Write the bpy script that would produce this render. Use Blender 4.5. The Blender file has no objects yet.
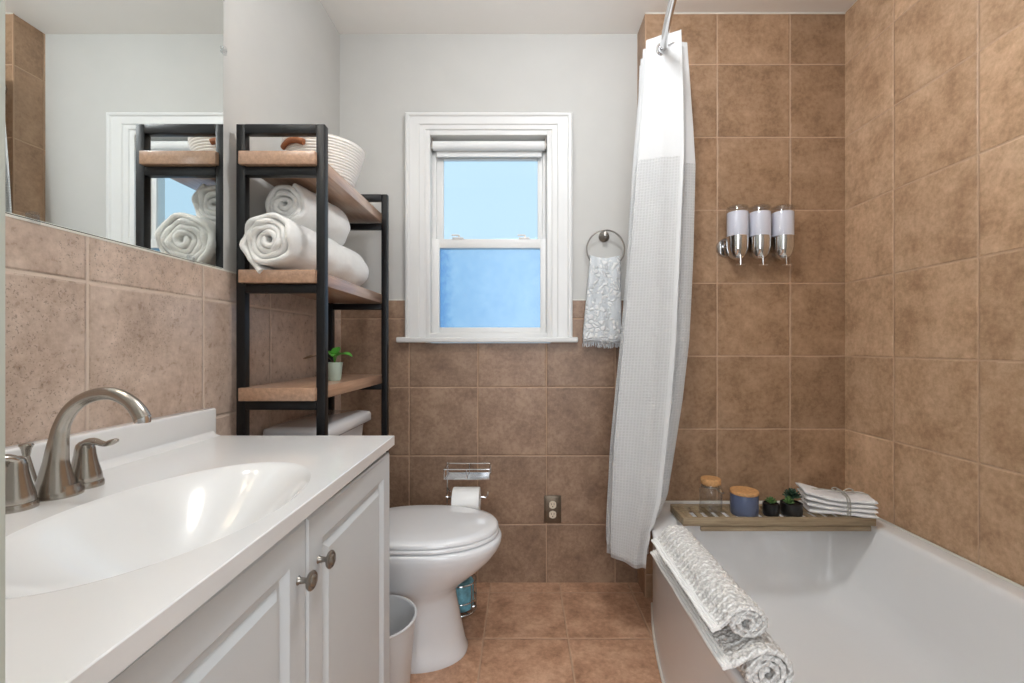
import bpy, bmesh, math, random
from mathutils import Vector, Matrix, noise
random.seed(7)
PI = math.pi
S = bpy.context.scene
C = S.collection
# ------------------------------------------------------------------ camera, world, lights, exposure
cam_d = bpy.data.cameras.new('camera'); cam = bpy.data.objects.new('camera', cam_d); C.objects.link(cam)
cam.location = (0, 0, 1.053); cam.rotation_euler = (PI/2, 0, 0)
cam_d.sensor_width = 36; cam_d.lens = 452/1024*36
cam_d.shift_x = -10/1024; cam_d.shift_y = 4.5/1024
cam_d.clip_start = 0.02
S.camera = cam
S.view_settings.view_transform = 'Standard'; S.view_settings.look = 'None'
S.view_settings.gamma = 1; S.view_settings.use_curve_mapping = False
S.view_settings.exposure = 0.3

def lin(r, g, b):
    f = lambda c: (c/255/12.92) if c/255 <= .04045 else ((c/255+.055)/1.055)**2.4
    return (f(r), f(g), f(b), 1)

W = bpy.data.worlds.new('sky'); S.world = W; W.use_nodes = True
bg = W.node_tree.nodes['Background']; bg.inputs[0].default_value = lin(198, 230, 252); bg.inputs[1].default_value = 0.90

def area(name, loc, rot, sx, sy, power, color=(1, 1, 1), shape='RECTANGLE'):
    l = bpy.data.lights.new(name, 'AREA'); l.shape = shape; l.size = sx
    if shape in ('RECTANGLE', 'ELLIPSE'): l.size_y = sy
    l.energy = power; l.color = color
    o = bpy.data.objects.new(name, l); C.objects.link(o); o.location = loc; o.rotation_euler = rot
    return o
def point(name, loc, r, power, color=(1, 1, 1)):
    l = bpy.data.lights.new(name, 'POINT'); l.shadow_soft_size = r; l.energy = power; l.color = color
    o = bpy.data.objects.new(name, l); C.objects.link(o); o.location = loc; return o
NEUT = (.92, .97, 1.04)
point('ceiling_lamp_light', (.25, .95, 2.30), .07, 18, NEUT)
area('hall_fill_light', (.10, -1.25, 1.45), (math.radians(90), 0, 0), 1.3, 1.9, 30, (.91, .97, 1.05))  # added frontal fill from the unseen hallway, no fixture behind it
for k_ in (.48, .92): point('vanity_lamp_light', (-.70, k_, 2.15), .03, 1.6, NEUT)

# ------------------------------------------------------------------ node helpers
def new_mat(name):
    m = bpy.data.materials.new(name); m.use_nodes = True
    nt = m.node_tree; b = nt.nodes['Principled BSDF']
    return m, nt, b
def N(nt, t, **kw):
    n = nt.nodes.new(t)
    for k, v in kw.items(): setattr(n, k, v)
    return n
def L(nt, a, b): nt.links.new(a, b)
def mth(nt, op, a, b=None, c=None):
    n = N(nt, 'ShaderNodeMath', operation=op)
    for i, v in enumerate((a, b, c)):
        if v is None: continue
        if isinstance(v, (int, float)): n.inputs[i].default_value = v
        else: L(nt, v, n.inputs[i])
    return n.outputs[0]
def mixc(nt, f, a, b, bt='MIX'):
    n = N(nt, 'ShaderNodeMix', data_type='RGBA', blend_type=bt)
    for s, v in ((n.inputs[0], f), (n.inputs[6], a), (n.inputs[7], b)):
        if isinstance(v, (int, float)): s.default_value = v
        elif isinstance(v, tuple): s.default_value = v
        else: L(nt, v, s)
    return n.outputs[2]
def noise_tex(nt, vec, scale, detail=4, rough=.55):
    n = N(nt, 'ShaderNodeTexNoise'); n.inputs['Scale'].default_value = scale
    n.inputs['Detail'].default_value = detail; n.inputs['Roughness'].default_value = rough
    if vec is not None: L(nt, vec, n.inputs['Vector'])
    return n.outputs['Fac']
def ramp(nt, f, stops):
    n = N(nt, 'ShaderNodeValToRGB'); e = n.color_ramp.elements
    while len(e) < len(stops): e.new(.5)
    for el, (p, c) in zip(e, stops): el.position = p; el.color = c
    L(nt, f, n.inputs[0]); return n.outputs[0]
def g(v): return (v, v, v, 1)
def bump(nt, b, h, strength, dist):
    n = N(nt, 'ShaderNodeBump'); n.inputs['Strength'].default_value = strength
    n.inputs['Distance'].default_value = dist; L(nt, h, n.inputs['Height']); L(nt, n.outputs[0], b.inputs['Normal'])

def plain(name, rgb, rough=.5, metal=0, var=0.0, nscale=8, bstr=0, bscale=60, bdist=.002, coat=0, spec=None):
    m, nt, b = new_mat(name)
    tc = N(nt, 'ShaderNodeTexCoord'); v = tc.outputs['Object']
    c = lin(*rgb)
    if var:
        f = noise_tex(nt, v, nscale)
        d = tuple(x*(1-var) for x in c[:3])+(1,); u = tuple(min(1, x*(1+var)) for x in c[:3])+(1,)
        L(nt, ramp(nt, f, [(.3, d), (.7, u)]), b.inputs['Base Color'])
    else: b.inputs['Base Color'].default_value = c
    b.inputs['Roughness'].default_value = rough; b.inputs['Metallic'].default_value = metal
    b.inputs['Coat Weight'].default_value = coat
    if spec is not None: b.inputs['Specular IOR Level'].default_value = spec
    if bstr: bump(nt, b, noise_tex(nt, v, bscale, 3), bstr, bdist)
    return m

def tile_mat(name, ua, va, u0, v0, dark, mid, light, grout, pitch=.305, rough=.42, pits=0.0, gw=.0022):
    m, nt, b = new_mat(name)
    geo = N(nt, 'ShaderNodeNewGeometry'); sep = N(nt, 'ShaderNodeSeparateXYZ'); L(nt, geo.outputs['Position'], sep.inputs[0])
    u = mth(nt, 'DIVIDE', mth(nt, 'SUBTRACT', sep.outputs[ua], u0), pitch)
    v = mth(nt, 'DIVIDE', mth(nt, 'SUBTRACT', sep.outputs[va], v0), pitch)
    du = mth(nt, 'PINGPONG', u, .5); dv = mth(nt, 'PINGPONG', v, .5)
    d = mth(nt, 'MULTIPLY', mth(nt, 'MINIMUM', du, dv), pitch)
    wob = noise_tex(nt, geo.outputs['Position'], 90, 2)
    d2 = mth(nt, 'ADD', d, mth(nt, 'MULTIPLY', mth(nt, 'SUBTRACT', wob, .5), .0016))
    mr = N(nt, 'ShaderNodeMapRange', interpolation_type='SMOOTHSTEP'); L(nt, d2, mr.inputs[0])
    mr.inputs[1].default_value = gw*.75; mr.inputs[2].default_value = gw*1.25
    comb = N(nt, 'ShaderNodeCombineXYZ'); L(nt, mth(nt, 'FLOOR', u), comb.inputs[0]); L(nt, mth(nt, 'FLOOR', v), comb.inputs[1])
    wn = N(nt, 'ShaderNodeTexWhiteNoise'); L(nt, comb.outputs[0], wn.inputs[0])
    # each tile samples its own bit of the pattern
    off = N(nt, 'ShaderNodeVectorMath', operation='MULTIPLY_ADD'); L(nt, wn.outputs['Color'], off.inputs[0])
    off.inputs[1].default_value = (7, 7, 7); L(nt, geo.outputs['Position'], off.inputs[2])
    P = off.outputs[0]
    big = noise_tex(nt, P, 9, 5, .6); small = noise_tex(nt, P, 55, 5, .7)
    f = mth(nt, 'ADD', mth(nt, 'MULTIPLY', big, .55), mth(nt, 'MULTIPLY', small, .45))
    col = ramp(nt, f, [(.36, lin(*dark)), (.5, lin(*mid)), (.64, lin(*light))])
    tint = mth(nt, 'ADD', mth(nt, 'MULTIPLY', wn.outputs['Value'], .16), .92)
    cc = N(nt, 'ShaderNodeCombineColor')
    for i in range(3): L(nt, tint, cc.inputs[i])
    col = mixc(nt, 1.0, col, cc.outputs[0], 'MULTIPLY')
    h = mth(nt, 'MULTIPLY', small, .25)
    if pits:
        vo = N(nt, 'ShaderNodeTexNoise'); vo.inputs['Scale'].default_value = 260; vo.inputs['Detail'].default_value = 2; L(nt, P, vo.inputs['Vector'])
        zone = noise_tex(nt, P, 5, 2)
        pm = mth(nt, 'MULTIPLY', mth(nt, 'GREATER_THAN', vo.outputs['Fac'], .64), mth(nt, 'GREATER_THAN', zone, .52))
        pm = mth(nt, 'MULTIPLY', pm, pits)
        col = mixc(nt, pm, col, lin(*[int(x*.62) for x in dark]))
        h = mth(nt, 'SUBTRACT', h, mth(nt, 'MULTIPLY', pm, .6))
    col = mixc(nt, mr.outputs[0], lin(*grout), col)
    L(nt, col, b.inputs['Base Color'])
    er = N(nt, 'ShaderNodeMapRange', interpolation_type='SMOOTHSTEP'); L(nt, d2, er.inputs[0])
    er.inputs[1].default_value = gw*.6; er.inputs[2].default_value = gw*2.6
    bump(nt, b, mth(nt, 'ADD', h, mth(nt, 'MULTIPLY', er.outputs[0], 1.0)), .8, .0025)
    rr = mth(nt, 'ADD', mth(nt, 'MULTIPLY', small, .22), rough-.11)
    rr = mth(nt, 'MAXIMUM', rr, mth(nt, 'MULTIPLY', mth(nt, 'SUBTRACT', 1, mr.outputs[0]), .8))
    L(nt, rr, b.inputs['Roughness'])
    return m

def metal_brushed(name, rgb, rough=.28):
    m, nt, b = new_mat(name)
    tc = N(nt, 'ShaderNodeTexCoord'); mp = N(nt, 'ShaderNodeMapping'); mp.inputs['Scale'].default_value = (60, 60, 900)
    L(nt, tc.outputs['Object'], mp.inputs[0])
    f = noise_tex(nt, mp.outputs[0], 3, 2)
    b.inputs['Base Color'].default_value = lin(*rgb); b.inputs['Metallic'].default_value = 1
    L(nt, mth(nt, 'ADD', mth(nt, 'MULTIPLY', f, .08), rough-.04), b.inputs['Roughness'])
    return m

def wood(name, a, c, axis=1, rough=.5, scale=1.0):
    m, nt, b = new_mat(name)
    tc = N(nt, 'ShaderNodeTexCoord'); mp = N(nt, 'ShaderNodeMapping')
    sc = [38*scale]*3; sc[axis] = 2.2*scale; mp.inputs['Scale'].default_value = sc
    L(nt, tc.outputs['Object'], mp.inputs[0])
    f = noise_tex(nt, mp.outputs[0], 2.2, 5, .65)
    L(nt, ramp(nt, f, [(.3, lin(*a)), (.7, lin(*c))]), b.inputs['Base Color'])
    b.inputs['Roughness'].default_value = rough
    bump(nt, b, f, .25, .001)
    return m

def cloth(name, rgb, bscale=420, bstr=.6, bdist=.0015, rough=.95, sheen=.35, var=.05):
    m, nt, b = new_mat(name)
    tc = N(nt, 'ShaderNodeTexCoord'); v = tc.outputs['Object']
    c = lin(*rgb)
    L(nt, ramp(nt, noise_tex(nt, v, 60, 4), [(.3, tuple(x*(1-var) for x in c[:3])+(1,)), (.7, c)]), b.inputs['Base Color'])
    b.inputs['Roughness'].default_value = rough; b.inputs['Sheen Weight'].default_value = sheen
    bump(nt, b, noise_tex(nt, v, bscale, 2, .7), bstr, bdist)
    return m

def thin_glass(name, tint=(255, 255, 255), gloss=.08, rough=0.0):
    m, nt, b = new_mat(name)
    out = nt.nodes['Material Output']; nt.nodes.remove(b)
    t = N(nt, 'ShaderNodeBsdfTransparent'); t.inputs[0].default_value = lin(*tint)
    gl = N(nt, 'ShaderNodeBsdfGlossy'); gl.inputs['Roughness'].default_value = rough
    fr = N(nt, 'ShaderNodeLayerWeight'); fr.inputs[0].default_value = .5
    mx = N(nt, 'ShaderNodeMixShader'); L(nt, mth(nt, 'MULTIPLY_ADD', mth(nt, 'POWER', fr.outputs['Facing'], 5), .7, gloss), mx.inputs[0]); L(nt, t.outputs[0], mx.inputs[1]); L(nt, gl.outputs[0], mx.inputs[2])
    L(nt, mx.outputs[0], out.inputs[0]); return m

M = {}
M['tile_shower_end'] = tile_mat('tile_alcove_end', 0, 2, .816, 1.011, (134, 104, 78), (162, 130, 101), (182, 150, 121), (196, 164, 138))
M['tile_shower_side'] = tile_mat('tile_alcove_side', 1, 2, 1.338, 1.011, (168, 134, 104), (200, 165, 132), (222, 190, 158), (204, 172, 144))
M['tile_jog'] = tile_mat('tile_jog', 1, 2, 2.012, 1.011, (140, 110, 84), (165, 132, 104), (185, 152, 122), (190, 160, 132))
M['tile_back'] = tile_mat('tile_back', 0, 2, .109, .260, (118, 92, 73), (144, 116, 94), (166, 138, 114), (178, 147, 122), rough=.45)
M['tile_left'] = tile_mat('tile_left', 1, 2, .8385, 1.172, (174, 152, 135), (200, 178, 161), (222, 202, 186), (212, 194, 178), rough=.30, pits=.5, gw=.0026)
M['tile_floor'] = tile_mat('tile_floor', 0, 1, .166, 1.932, (150, 111, 85), (190, 148, 119), (216, 176, 146), (192, 160, 134), rough=.4, gw=.0022)
M['plaster'] = plain('plaster_white', (196, 194, 189), .75, var=.015, bstr=.05, bscale=220)
M['ceiling'] = plain('ceiling_paint', (246, 243, 238), .85, var=.01)
M['paint'] = plain('white_gloss_paint', (220, 219, 216), .35, var=.01)
M['jamb'] = plain('door_jamb_paint', (196, 202, 192), .5, var=.02)
M['cabinet'] = plain('cabinet_white', (212, 217, 219), .38, var=.01)
M['marble'] = plain('cultured_marble', (234, 234, 233), .12, var=.008, nscale=14, coat=.3)
M['porcelain'] = plain('porcelain', (230, 231, 232), .12, var=.008, coat=.5)
M['acrylic'] = plain('tub_acrylic', (244, 244, 244), .22, var=.008, spec=.35)
M['caulk'] = plain('caulk', (225, 222, 212), .6)
M['nickel'] = metal_brushed('brushed_nickel', (176, 170, 162), .24)
M['chrome'] = metal_brushed('chrome', (215, 215, 215), .08)
M['dark_nickel'] = metal_brushed('satin_nickel', (150, 145, 138), .3)
M['black'] = plain('black_powder_coat', (13, 13, 15), .38, var=.1, nscale=300, spec=.35)
M['wood'] = wood('shelf_wood', (156, 122, 98), (196, 158, 130), rough=.3)
M['wood'].node_tree.nodes['Principled BSDF'].inputs['Coat Weight'].default_value = .7
M['wood'].node_tree.nodes['Principled BSDF'].inputs['Coat Roughness'].default_value = .18
M['mirror'] = plain('mirror_silver', (236, 240, 238), 0.0, 1)
M['towel'] = cloth('white_terry', (245, 243, 238), 300, .9, .003)
M['rope'] = cloth('cotton_rope', (245, 241, 234), 200, .4, .001)
M['leather'] = plain('tan_leather', (150, 88, 48), .5, var=.15, bstr=.2)
M['bamboo'] = wood('weathered_bamboo', (128, 108, 82), (178, 158, 128), 0, .55, 1.4)
M['cork'] = plain('cork_lid', (200, 150, 98), .7, var=.2, nscale=120, bstr=.2, bscale=300)
M['blue_glaze'] = plain('blue_grey_ceramic', (86, 96, 122), .3, var=.08)
M['black_pot'] = plain('black_ceramic', (20, 20, 22), .35)
M['sage'] = plain('pale_sage_ceramic', (188, 208, 196), .35, var=.04)
M['green'] = plain('leaf_green', (88, 160, 62), .4, var=.35, nscale=30, spec=.5)
M['dark_green'] = plain('dark_succulent', (36, 62, 44), .5, var=.3, nscale=60)
M['mid_green'] = plain('light_succulent', (84, 118, 62), .5, var=.3, nscale=60)
M['soil'] = plain('soil', (50, 38, 30), .95, var=.4, nscale=200)
M['stem'] = plain('leaf_stem', (96, 70, 44), .6, var=.1)
M['napkin'] = cloth('white_cotton', (244, 243, 242), 700, .3, .001)
M['twine'] = cloth('grey_twine', (186, 182, 172), 900, .6, .001)
M['tissue'] = plain('toilet_paper', (244, 243, 240), .9, bstr=.2, bscale=300)
M['blue_wrap'] = plain('blue_wrapper', (120, 182, 200), .3, var=.6, nscale=25)
M['plate'] = plain('pewter_plate', (112, 100, 86), .35, .8, var=.12, nscale=80)
M['ivory'] = plain('ivory_plastic', (214, 200, 178), .4)
M['slot'] = plain('dark_slot', (30, 26, 22), .8)
M['bin'] = plain('bin_white', (214, 214, 214), .35, var=.01)
M['soap'] = plain('frosted_soap', (232, 232, 242), .25)
M['clear'] = thin_glass('clear_plastic', (248, 249, 250), .05)
M['glass'] = thin_glass('window_glass', (252, 254, 255), .02)
M['jar'] = thin_glass('jar_glass', (250, 251, 251), .03)
M['shade'] = plain('roller_fabric', (226, 226, 224), .8)
M['edge'] = plain('tile_edge', (178, 146, 118), .5)
def frosted():
    m, nt, b = new_mat('frosted_pane'); out = nt.nodes['Material Output']; nt.nodes.remove(b)
    tc = N(nt, 'ShaderNodeTexCoord'); n1 = noise_tex(nt, tc.outputs['Object'], 9, 5, .65)
    col = ramp(nt, n1, [(.30, lin(212, 230, 245)), (.55, lin(219, 235, 247)), (.8, lin(224, 238, 248))])
    sep = N(nt, 'ShaderNodeSeparateXYZ'); L(nt, tc.outputs['Object'], sep.inputs[0])
    # darker blue band with a ragged border down the left edge of the pane
    e = mth(nt, 'ADD', mth(nt, 'ADD', sep.outputs[0], .37), mth(nt, 'MULTIPLY', noise_tex(nt, tc.outputs['Object'], 45, 4, .7), -.10))
    mr = N(nt, 'ShaderNodeMapRange', interpolation_type='SMOOTHSTEP'); L(nt, e, mr.inputs[0]); mr.inputs[1].default_value = -.055; mr.inputs[2].default_value = .015
    col = mixc(nt, mr.outputs[0], lin(186, 214, 238), col)
    t = N(nt, 'ShaderNodeBsdfTransparent'); L(nt, col, t.inputs[0])
    tr = N(nt, 'ShaderNodeBsdfTranslucent'); L(nt, col, tr.inputs[0])
    gl = N(nt, 'ShaderNodeBsdfGlossy'); gl.inputs['Roughness'].default_value = .3
    a = N(nt, 'ShaderNodeMixShader'); a.inputs[0].default_value = .10; L(nt, t.outputs[0], a.inputs[1]); L(nt, tr.outputs[0], a.inputs[2])
    c = N(nt, 'ShaderNodeMixShader'); c.inputs[0].default_value = .05; L(nt, a.outputs[0], c.inputs[1]); L(nt, gl.outputs[0], c.inputs[2])
    L(nt, c.outputs[0], out.inputs[0]); return m
M['frosted'] = frosted()
def emis(name, rgb, st):
    m, nt, b = new_mat(name); b.inputs['Base Color'].default_value = lin(*rgb)
    b.inputs['Emission Color'].default_value = lin(*rgb); b.inputs['Emission Strength'].default_value = st; return m
M['lampglass'] = emis('lit_opal_glass', (255, 244, 226), 3.0)

# ------------------------------------------------------------------ mesh helpers
def nb(): return bmesh.new()
def box(bm, x0, x1, y0, y1, z0, z1, bev=0.0, seg=2, mtx=None):
    t = bmesh.new(); bmesh.ops.create_cube(t, size=1)
    for v in t.verts: v.co = Vector(((x0+x1)/2+v.co.x*(x1-x0), (y0+y1)/2+v.co.y*(y1-y0), (z0+z1)/2+v.co.z*(z1-z0)))
    if bev: bmesh.ops.bevel(t, geom=t.edges[:], offset=bev, segments=seg, affect='EDGES', profile=.5)
    if mtx is not None: bmesh.ops.transform(t, matrix=mtx, verts=t.verts)
    merge(bm, t); return bm
def merge(bm, t):
    vm = {v: bm.verts.new(v.co) for v in t.verts}
    for f in t.faces:
        try: nf = bm.faces.new([vm[v] for v in f.verts]); nf.smooth = f.smooth
        except ValueError: pass
    t.free()
def loft(bm, rings, cap0=True, cap1=True, closed=True):
    R = [[bm.verts.new(p) for p in r] for r in rings]; n = len(R[0])
    for a, b in zip(R, R[1:]):
        for i in range(n if closed else n-1):
            j = (i+1) % n
            bm.faces.new((a[i], a[j], b[j], b[i]))
    if cap0: bm.faces.new(R[0][::-1])
    if cap1: bm.faces.new(R[-1])
    return R
def lathe(bm, prof, c=(0, 0, 0), n=40, axis='Z', sx=1, sy=1, cap=True, mod=None):
    c = Vector(c); rings = []
    for k, (r, z) in enumerate(prof):
        ring = []
        for i in range(n):
            a = 2*PI*i/n; rr = r*(mod(a, z) if mod else 1)
            x, y = rr*math.cos(a)*sx, rr*math.sin(a)*sy
            p = {'Z': Vector((x, y, z)), 'X': Vector((z, x, y)), 'Y': Vector((x, z, y))}[axis]
            ring.append(c+p)
        rings.append(ring)
    loft(bm, rings, cap, cap)
def tube(bm, pts, r, n=10, closed=False, flat=1.0):
    pts = [Vector(p) for p in pts]; m = len(pts); rings = []
    nrm = None
    for i, p in enumerate(pts):
        if closed: t = pts[(i+1) % m]-pts[i-1]
        else: t = pts[min(i+1, m-1)]-pts[max(i-1, 0)]
        t.normalize()
        if nrm is None:
            nrm = t.orthogonal().normalized()
            if abs(t.dot(Vector((0, 0, 1)))) < .9: nrm = (Vector((0, 0, 1))-t*t.z).normalized()
        nrm = (nrm-t*nrm.dot(t)).normalized(); bn = t.cross(nrm)
        rr = r[i] if isinstance(r, (list, tuple)) else r
        rings.append([p+nrm*(rr*flat*math.cos(2*PI*k/n))+bn*(rr*math.sin(2*PI*k/n)) for k in range(n)])
    if closed: rings.append(rings[0]); loft(bm, rings, False, False); bmesh.ops.remove_doubles(bm, verts=bm.verts, dist=1e-6)
    else: loft(bm, rings)
def smoothpts(pts, k=6):
    P = [Vector(p) for p in pts]; out = []
    for i in range(len(P)-1):
        p0, p1, p2, p3 = P[max(i-1, 0)], P[i], P[i+1], P[min(i+2, len(P)-1)]
        for j in range(k):
            t = j/k
            out.append(.5*((2*p1)+(p2-p0)*t+(2*p0-5*p1+4*p2-p3)*t*t+(3*p1-p0-3*p2+p3)*t**3))
    out.append(P[-1]); return out
def interp(xs, ys, x):
    if x <= xs[0]: return ys[0]
    for i in range(len(xs)-1):
        if x <= xs[i+1]:
            t = (x-xs[i])/(xs[i+1]-xs[i]); return ys[i]*(1-t)+ys[i+1]*t
    return ys[-1]
def obj(name, bm, mat, parent=None, smooth=True, angle=40, fix=True):
    if fix: bmesh.ops.recalc_face_normals(bm, faces=bm.faces)
    me = bpy.data.meshes.new(name); bm.to_mesh(me); bm.free()
    o = bpy.data.objects.new(name, me); C.objects.link(o)
    me.materials.append(M[mat] if isinstance(mat, str) else mat)
    if smooth:
        me.polygons.foreach_set('use_smooth', [True]*len(me.polygons))
        me.set_sharp_from_angle(angle=math.radians(angle))
    if parent is not None:
        o.parent = parent; o.matrix_parent_inverse = Matrix.Translation(-Vector(parent.location)) if parent.type == 'EMPTY' else Matrix.Identity(4)
    return o
def thing(name, label, cat, loc, group=None):
    o = bpy.data.objects.new(name, None); C.objects.link(o); o.location = loc; o.empty_display_size = .05
    o['label'] = label; o['category'] = cat
    if group: o['group'] = group
    return o
def tag(o, label, cat, group=None):
    o['label'] = label; o['category'] = cat
    if group: o['group'] = group
    return o
def struct(name, bm, mat, parent=None, **k):
    o = obj(name, bm, mat, parent, **k)
    if parent is None: o['kind'] = 'structure'
    return o

# ------------------------------------------------------------------ room shell
LX, RX, BY, EY, JX, CZ = -.806, 1.351, 2.012, 1.891, .515, 2.445
TT = 1.256       # top of the wainscot
FY = .22         # door wall, room side
struct('floor', box(nb(), -1.0, 1.5, -1.6, 2.2, -.1, 0), 'tile_floor', smooth=False)
struct('ceiling', box(nb(), -1.0, 1.5, -1.6, 2.2, CZ, CZ+.1), 'ceiling', smooth=False)
wl = struct('wall_left', box(nb(), LX-.12, LX-.008, FY-.1, BY+.15, 0, CZ), 'plaster', smooth=False)
obj('tile_wainscot', box(nb(), LX-.008, LX, FY, BY+.006, 0, TT), 'tile_left', wl, smooth=False)
obj('caulk_line', box(nb(), LX-.008, LX+.001, FY, BY, TT, TT+.004), 'caulk', wl, smooth=False)
WX0, WX1, WZ0, WZ1 = -.4337, .1354, 1.066, 2.0125
b = nb()
for (x0, x1, z0, z1) in ((LX-.008, WX0, 0, CZ), (WX1, 1.5, 0, CZ), (WX0, WX1, 0, WZ0), (WX0, WX1, WZ1, CZ)):
    box(b, x0, x1, BY+.006, BY+.15, z0, z1)
wb = struct('wall_back', b, 'plaster', smooth=False)
b = nb(); box(b, LX, JX, BY, BY+.006, 0, WZ0); box(b, LX, -.43, BY, BY+.006, WZ0, TT); box(b, .13, JX, BY, BY+.006, WZ0, TT)
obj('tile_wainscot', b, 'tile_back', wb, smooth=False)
b = nb(); box(b, LX, -.43, BY-.001, BY+.006, TT, TT+.004); box(b, .13, JX, BY-.001, BY+.006, TT, TT+.004)
obj('caulk_line', b, 'caulk', wb, smooth=False)
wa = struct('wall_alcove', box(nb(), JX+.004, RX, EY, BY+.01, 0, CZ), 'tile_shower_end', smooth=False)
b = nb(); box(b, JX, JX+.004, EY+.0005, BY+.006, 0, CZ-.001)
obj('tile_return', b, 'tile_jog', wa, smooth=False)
obj('edge_trim', box(nb(), JX-.0005, JX+.005, EY-.001, EY+.004, .0, CZ), 'edge', wa, smooth=False)
b = nb(); box(b, JX, RX, EY-.003, EY, CZ-.004, CZ); obj('caulk_line', b, 'caulk', wa, smooth=False)
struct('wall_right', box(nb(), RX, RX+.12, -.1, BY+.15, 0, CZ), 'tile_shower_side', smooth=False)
b = nb(); DX0, DX1 = -.293, .50
box(b, -.93, DX0, FY-.12, FY, 0, CZ); box(b, DX1, 1.47, FY-.12, FY, 0, CZ); box(b, DX0, DX1, FY-.12, FY, 2.05, CZ)
struct('wall_front', b, 'plaster', smooth=False)
# hallway shell behind the viewer
struct('wall_hall_left', box(nb(), -1.0, -.93, -1.6, FY, 0, CZ), 'plaster', smooth=False)
struct('wall_hall_right', box(nb(), 1.2, 1.3, -1.6, FY-.12, 0, CZ), 'plaster', smooth=False)
struct('wall_hall_end', box(nb(), -1.0, 1.3, -1.6, -1.5, 0, CZ), 'plaster', smooth=False)
b = nb(); box(b, DX0, -.2708, FY-.12, FY+.018, 0, 2.05, .002); box(b, DX0-.001, DX0-.065, FY+.001, FY+.016, 0, 2.1, .002)
box(b, DX1-.02, DX1, FY-.12, FY+.018, 0, 2.05, .003); box(b, DX0, DX1, FY-.12, FY+.018, 2.03, 2.05, .003)
struct('trim_1', b, 'jamb')

# ------------------------------------------------------------------ window
w = struct('window_1', (lambda b: (box(b, WX0, WX0+.024, BY-.002, BY+.15, 1.09, WZ1, .001), box(b, WX1-.024, WX1, BY-.002, BY+.15, 1.09, WZ1, .001),
    box(b, WX0+.0235, WX1-.0235, BY-.001, BY+.15, WZ1-.02, WZ1, .001), box(b, WX0+.0235, WX1-.0235, BY-.001, BY+.15, 1.085, 1.112, .001),
    box(b, WX0+.02, WX0+.042, BY+.055, BY+.15, 1.1, WZ1-.02, .002), box(b, WX1-.042, WX1-.02, BY+.055, BY+.15, 1.1, WZ1-.02, .002),
    box(b, WX0+.02, WX1-.02, BY+.055, BY+.15, WZ1-.075, WZ1-.02, .002), b)[-1])(nb()), 'paint')
OX0, OX1, OZ1 = -.5165, .2226, 2.084
# casing : mitred moulding profile swept round three sides
b = nb()
prof = [(0, 0), (0, .022), (.006, .026), (.014, .026), (.020, .020), (.055, .017), (.060, .012), (.078, .010), (.083, .004), (.083, 0)]
def casing_ring(x, z, sx, sz, diag):
    return [Vector((x+sx*t*(1), BY+.006-h-.004, z+sz*t*diag)) for t, h in prof]
kz = (OZ1-WZ1)/.083
kx0 = (WX0+.006-OX0)/.083; kx1 = (OX1-WX1+.006)/.083
rings = [[Vector((OX0+kx0*t, BY-h+.004, 1.09)) for t, h in prof], [Vector((OX0+kx0*t, BY-h+.004, OZ1-kz*t)) for t, h in prof],
         [Vector((OX1-kx1*t, BY-h+.004, OZ1-kz*t)) for t, h in prof], [Vector((OX1-kx1*t, BY-h+.004, 1.09)) for t, h in prof]]
loft(b, rings)
obj('window_casing', b, 'paint', w, angle=20)
b = nb(); box(b, -.552, .246, BY-.036, BY+.06, 1.068, 1.092, .006, 3); obj('window_sill', b, 'paint', w)
def sash(name, x0, x1, z0, z1, gx0, gx1, gz0, gz1, y0, y1, glass):
    b = nb(); box(b, x0, gx0, y0, y1, z0, z1, .002); box(b, gx1, x1, y0, y1, z0, z1, .002)
    box(b, gx0-.001, gx1+.001, y0, y1, z0, gz0, .002); box(b, gx0-.001, gx1+.001, y0, y1, gz1, z1, .002)
    s = obj(name, b, 'paint', w)
    b = nb(); box(b, gx0-.002, gx1+.002, (y0+y1)/2-.002, (y0+y1)/2+.002, gz0-.002, gz1+.002)
    obj('pane', b, glass, s, smooth=False); return s
lo = sash('lower_sash', -.410, .117, 1.112, 1.538, -.374, .083, 1.137, 1.497, BY+.035, BY+.062, 'frosted')
up = sash('upper_sash', -.398, .104, 1.50, 1.944, -.362, .072, 1.53, 1.912, BY+.07, BY+.095, 'glass')
for x in (-.29, .01):
    b = nb(); box(b, x-.025, x+.025, BY+.03, BY+.058, 1.537, 1.545, .003); tube(b, smoothpts([(x, BY+.044, 1.545), (x+.004, BY+.044, 1.556), (x-.03, BY+.04, 1.556)], 4), .004, 8)
    obj('sash_lock', b, 'paint', lo)
t = thing('roller_blind', 'white roller blind rolled up at the top of the window', 'blind', (-.15, BY+.03, 1.96))
b = nb(); lathe(b, [(0.0001, WX0+.034), (.021, WX0+.034), (.021, WX1-.034), (.0001, WX1-.034)], (0, BY+.028, 1.955), 28, 'X'); obj('fabric_roll', b, 'shade', t)
b = nb(); box(b, WX0+.046, WX1-.046, BY+.040, BY+.050, 1.912, 1.955, .002); obj('hem_bar', b, 'shade', t)
for x in (WX0+.026, WX1-.034):
    b = nb(); box(b, x, x+.008, BY+.012, BY+.045, 1.935, 1.985, .003); lathe(b, [(.0001, x-.002), (.01, x-.002), (.01, x+.012), (.0001, x+.012)], (0, BY+.028, 1.957), 16, 'X'); obj('bracket', b, 'dark_nickel', t)

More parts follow.
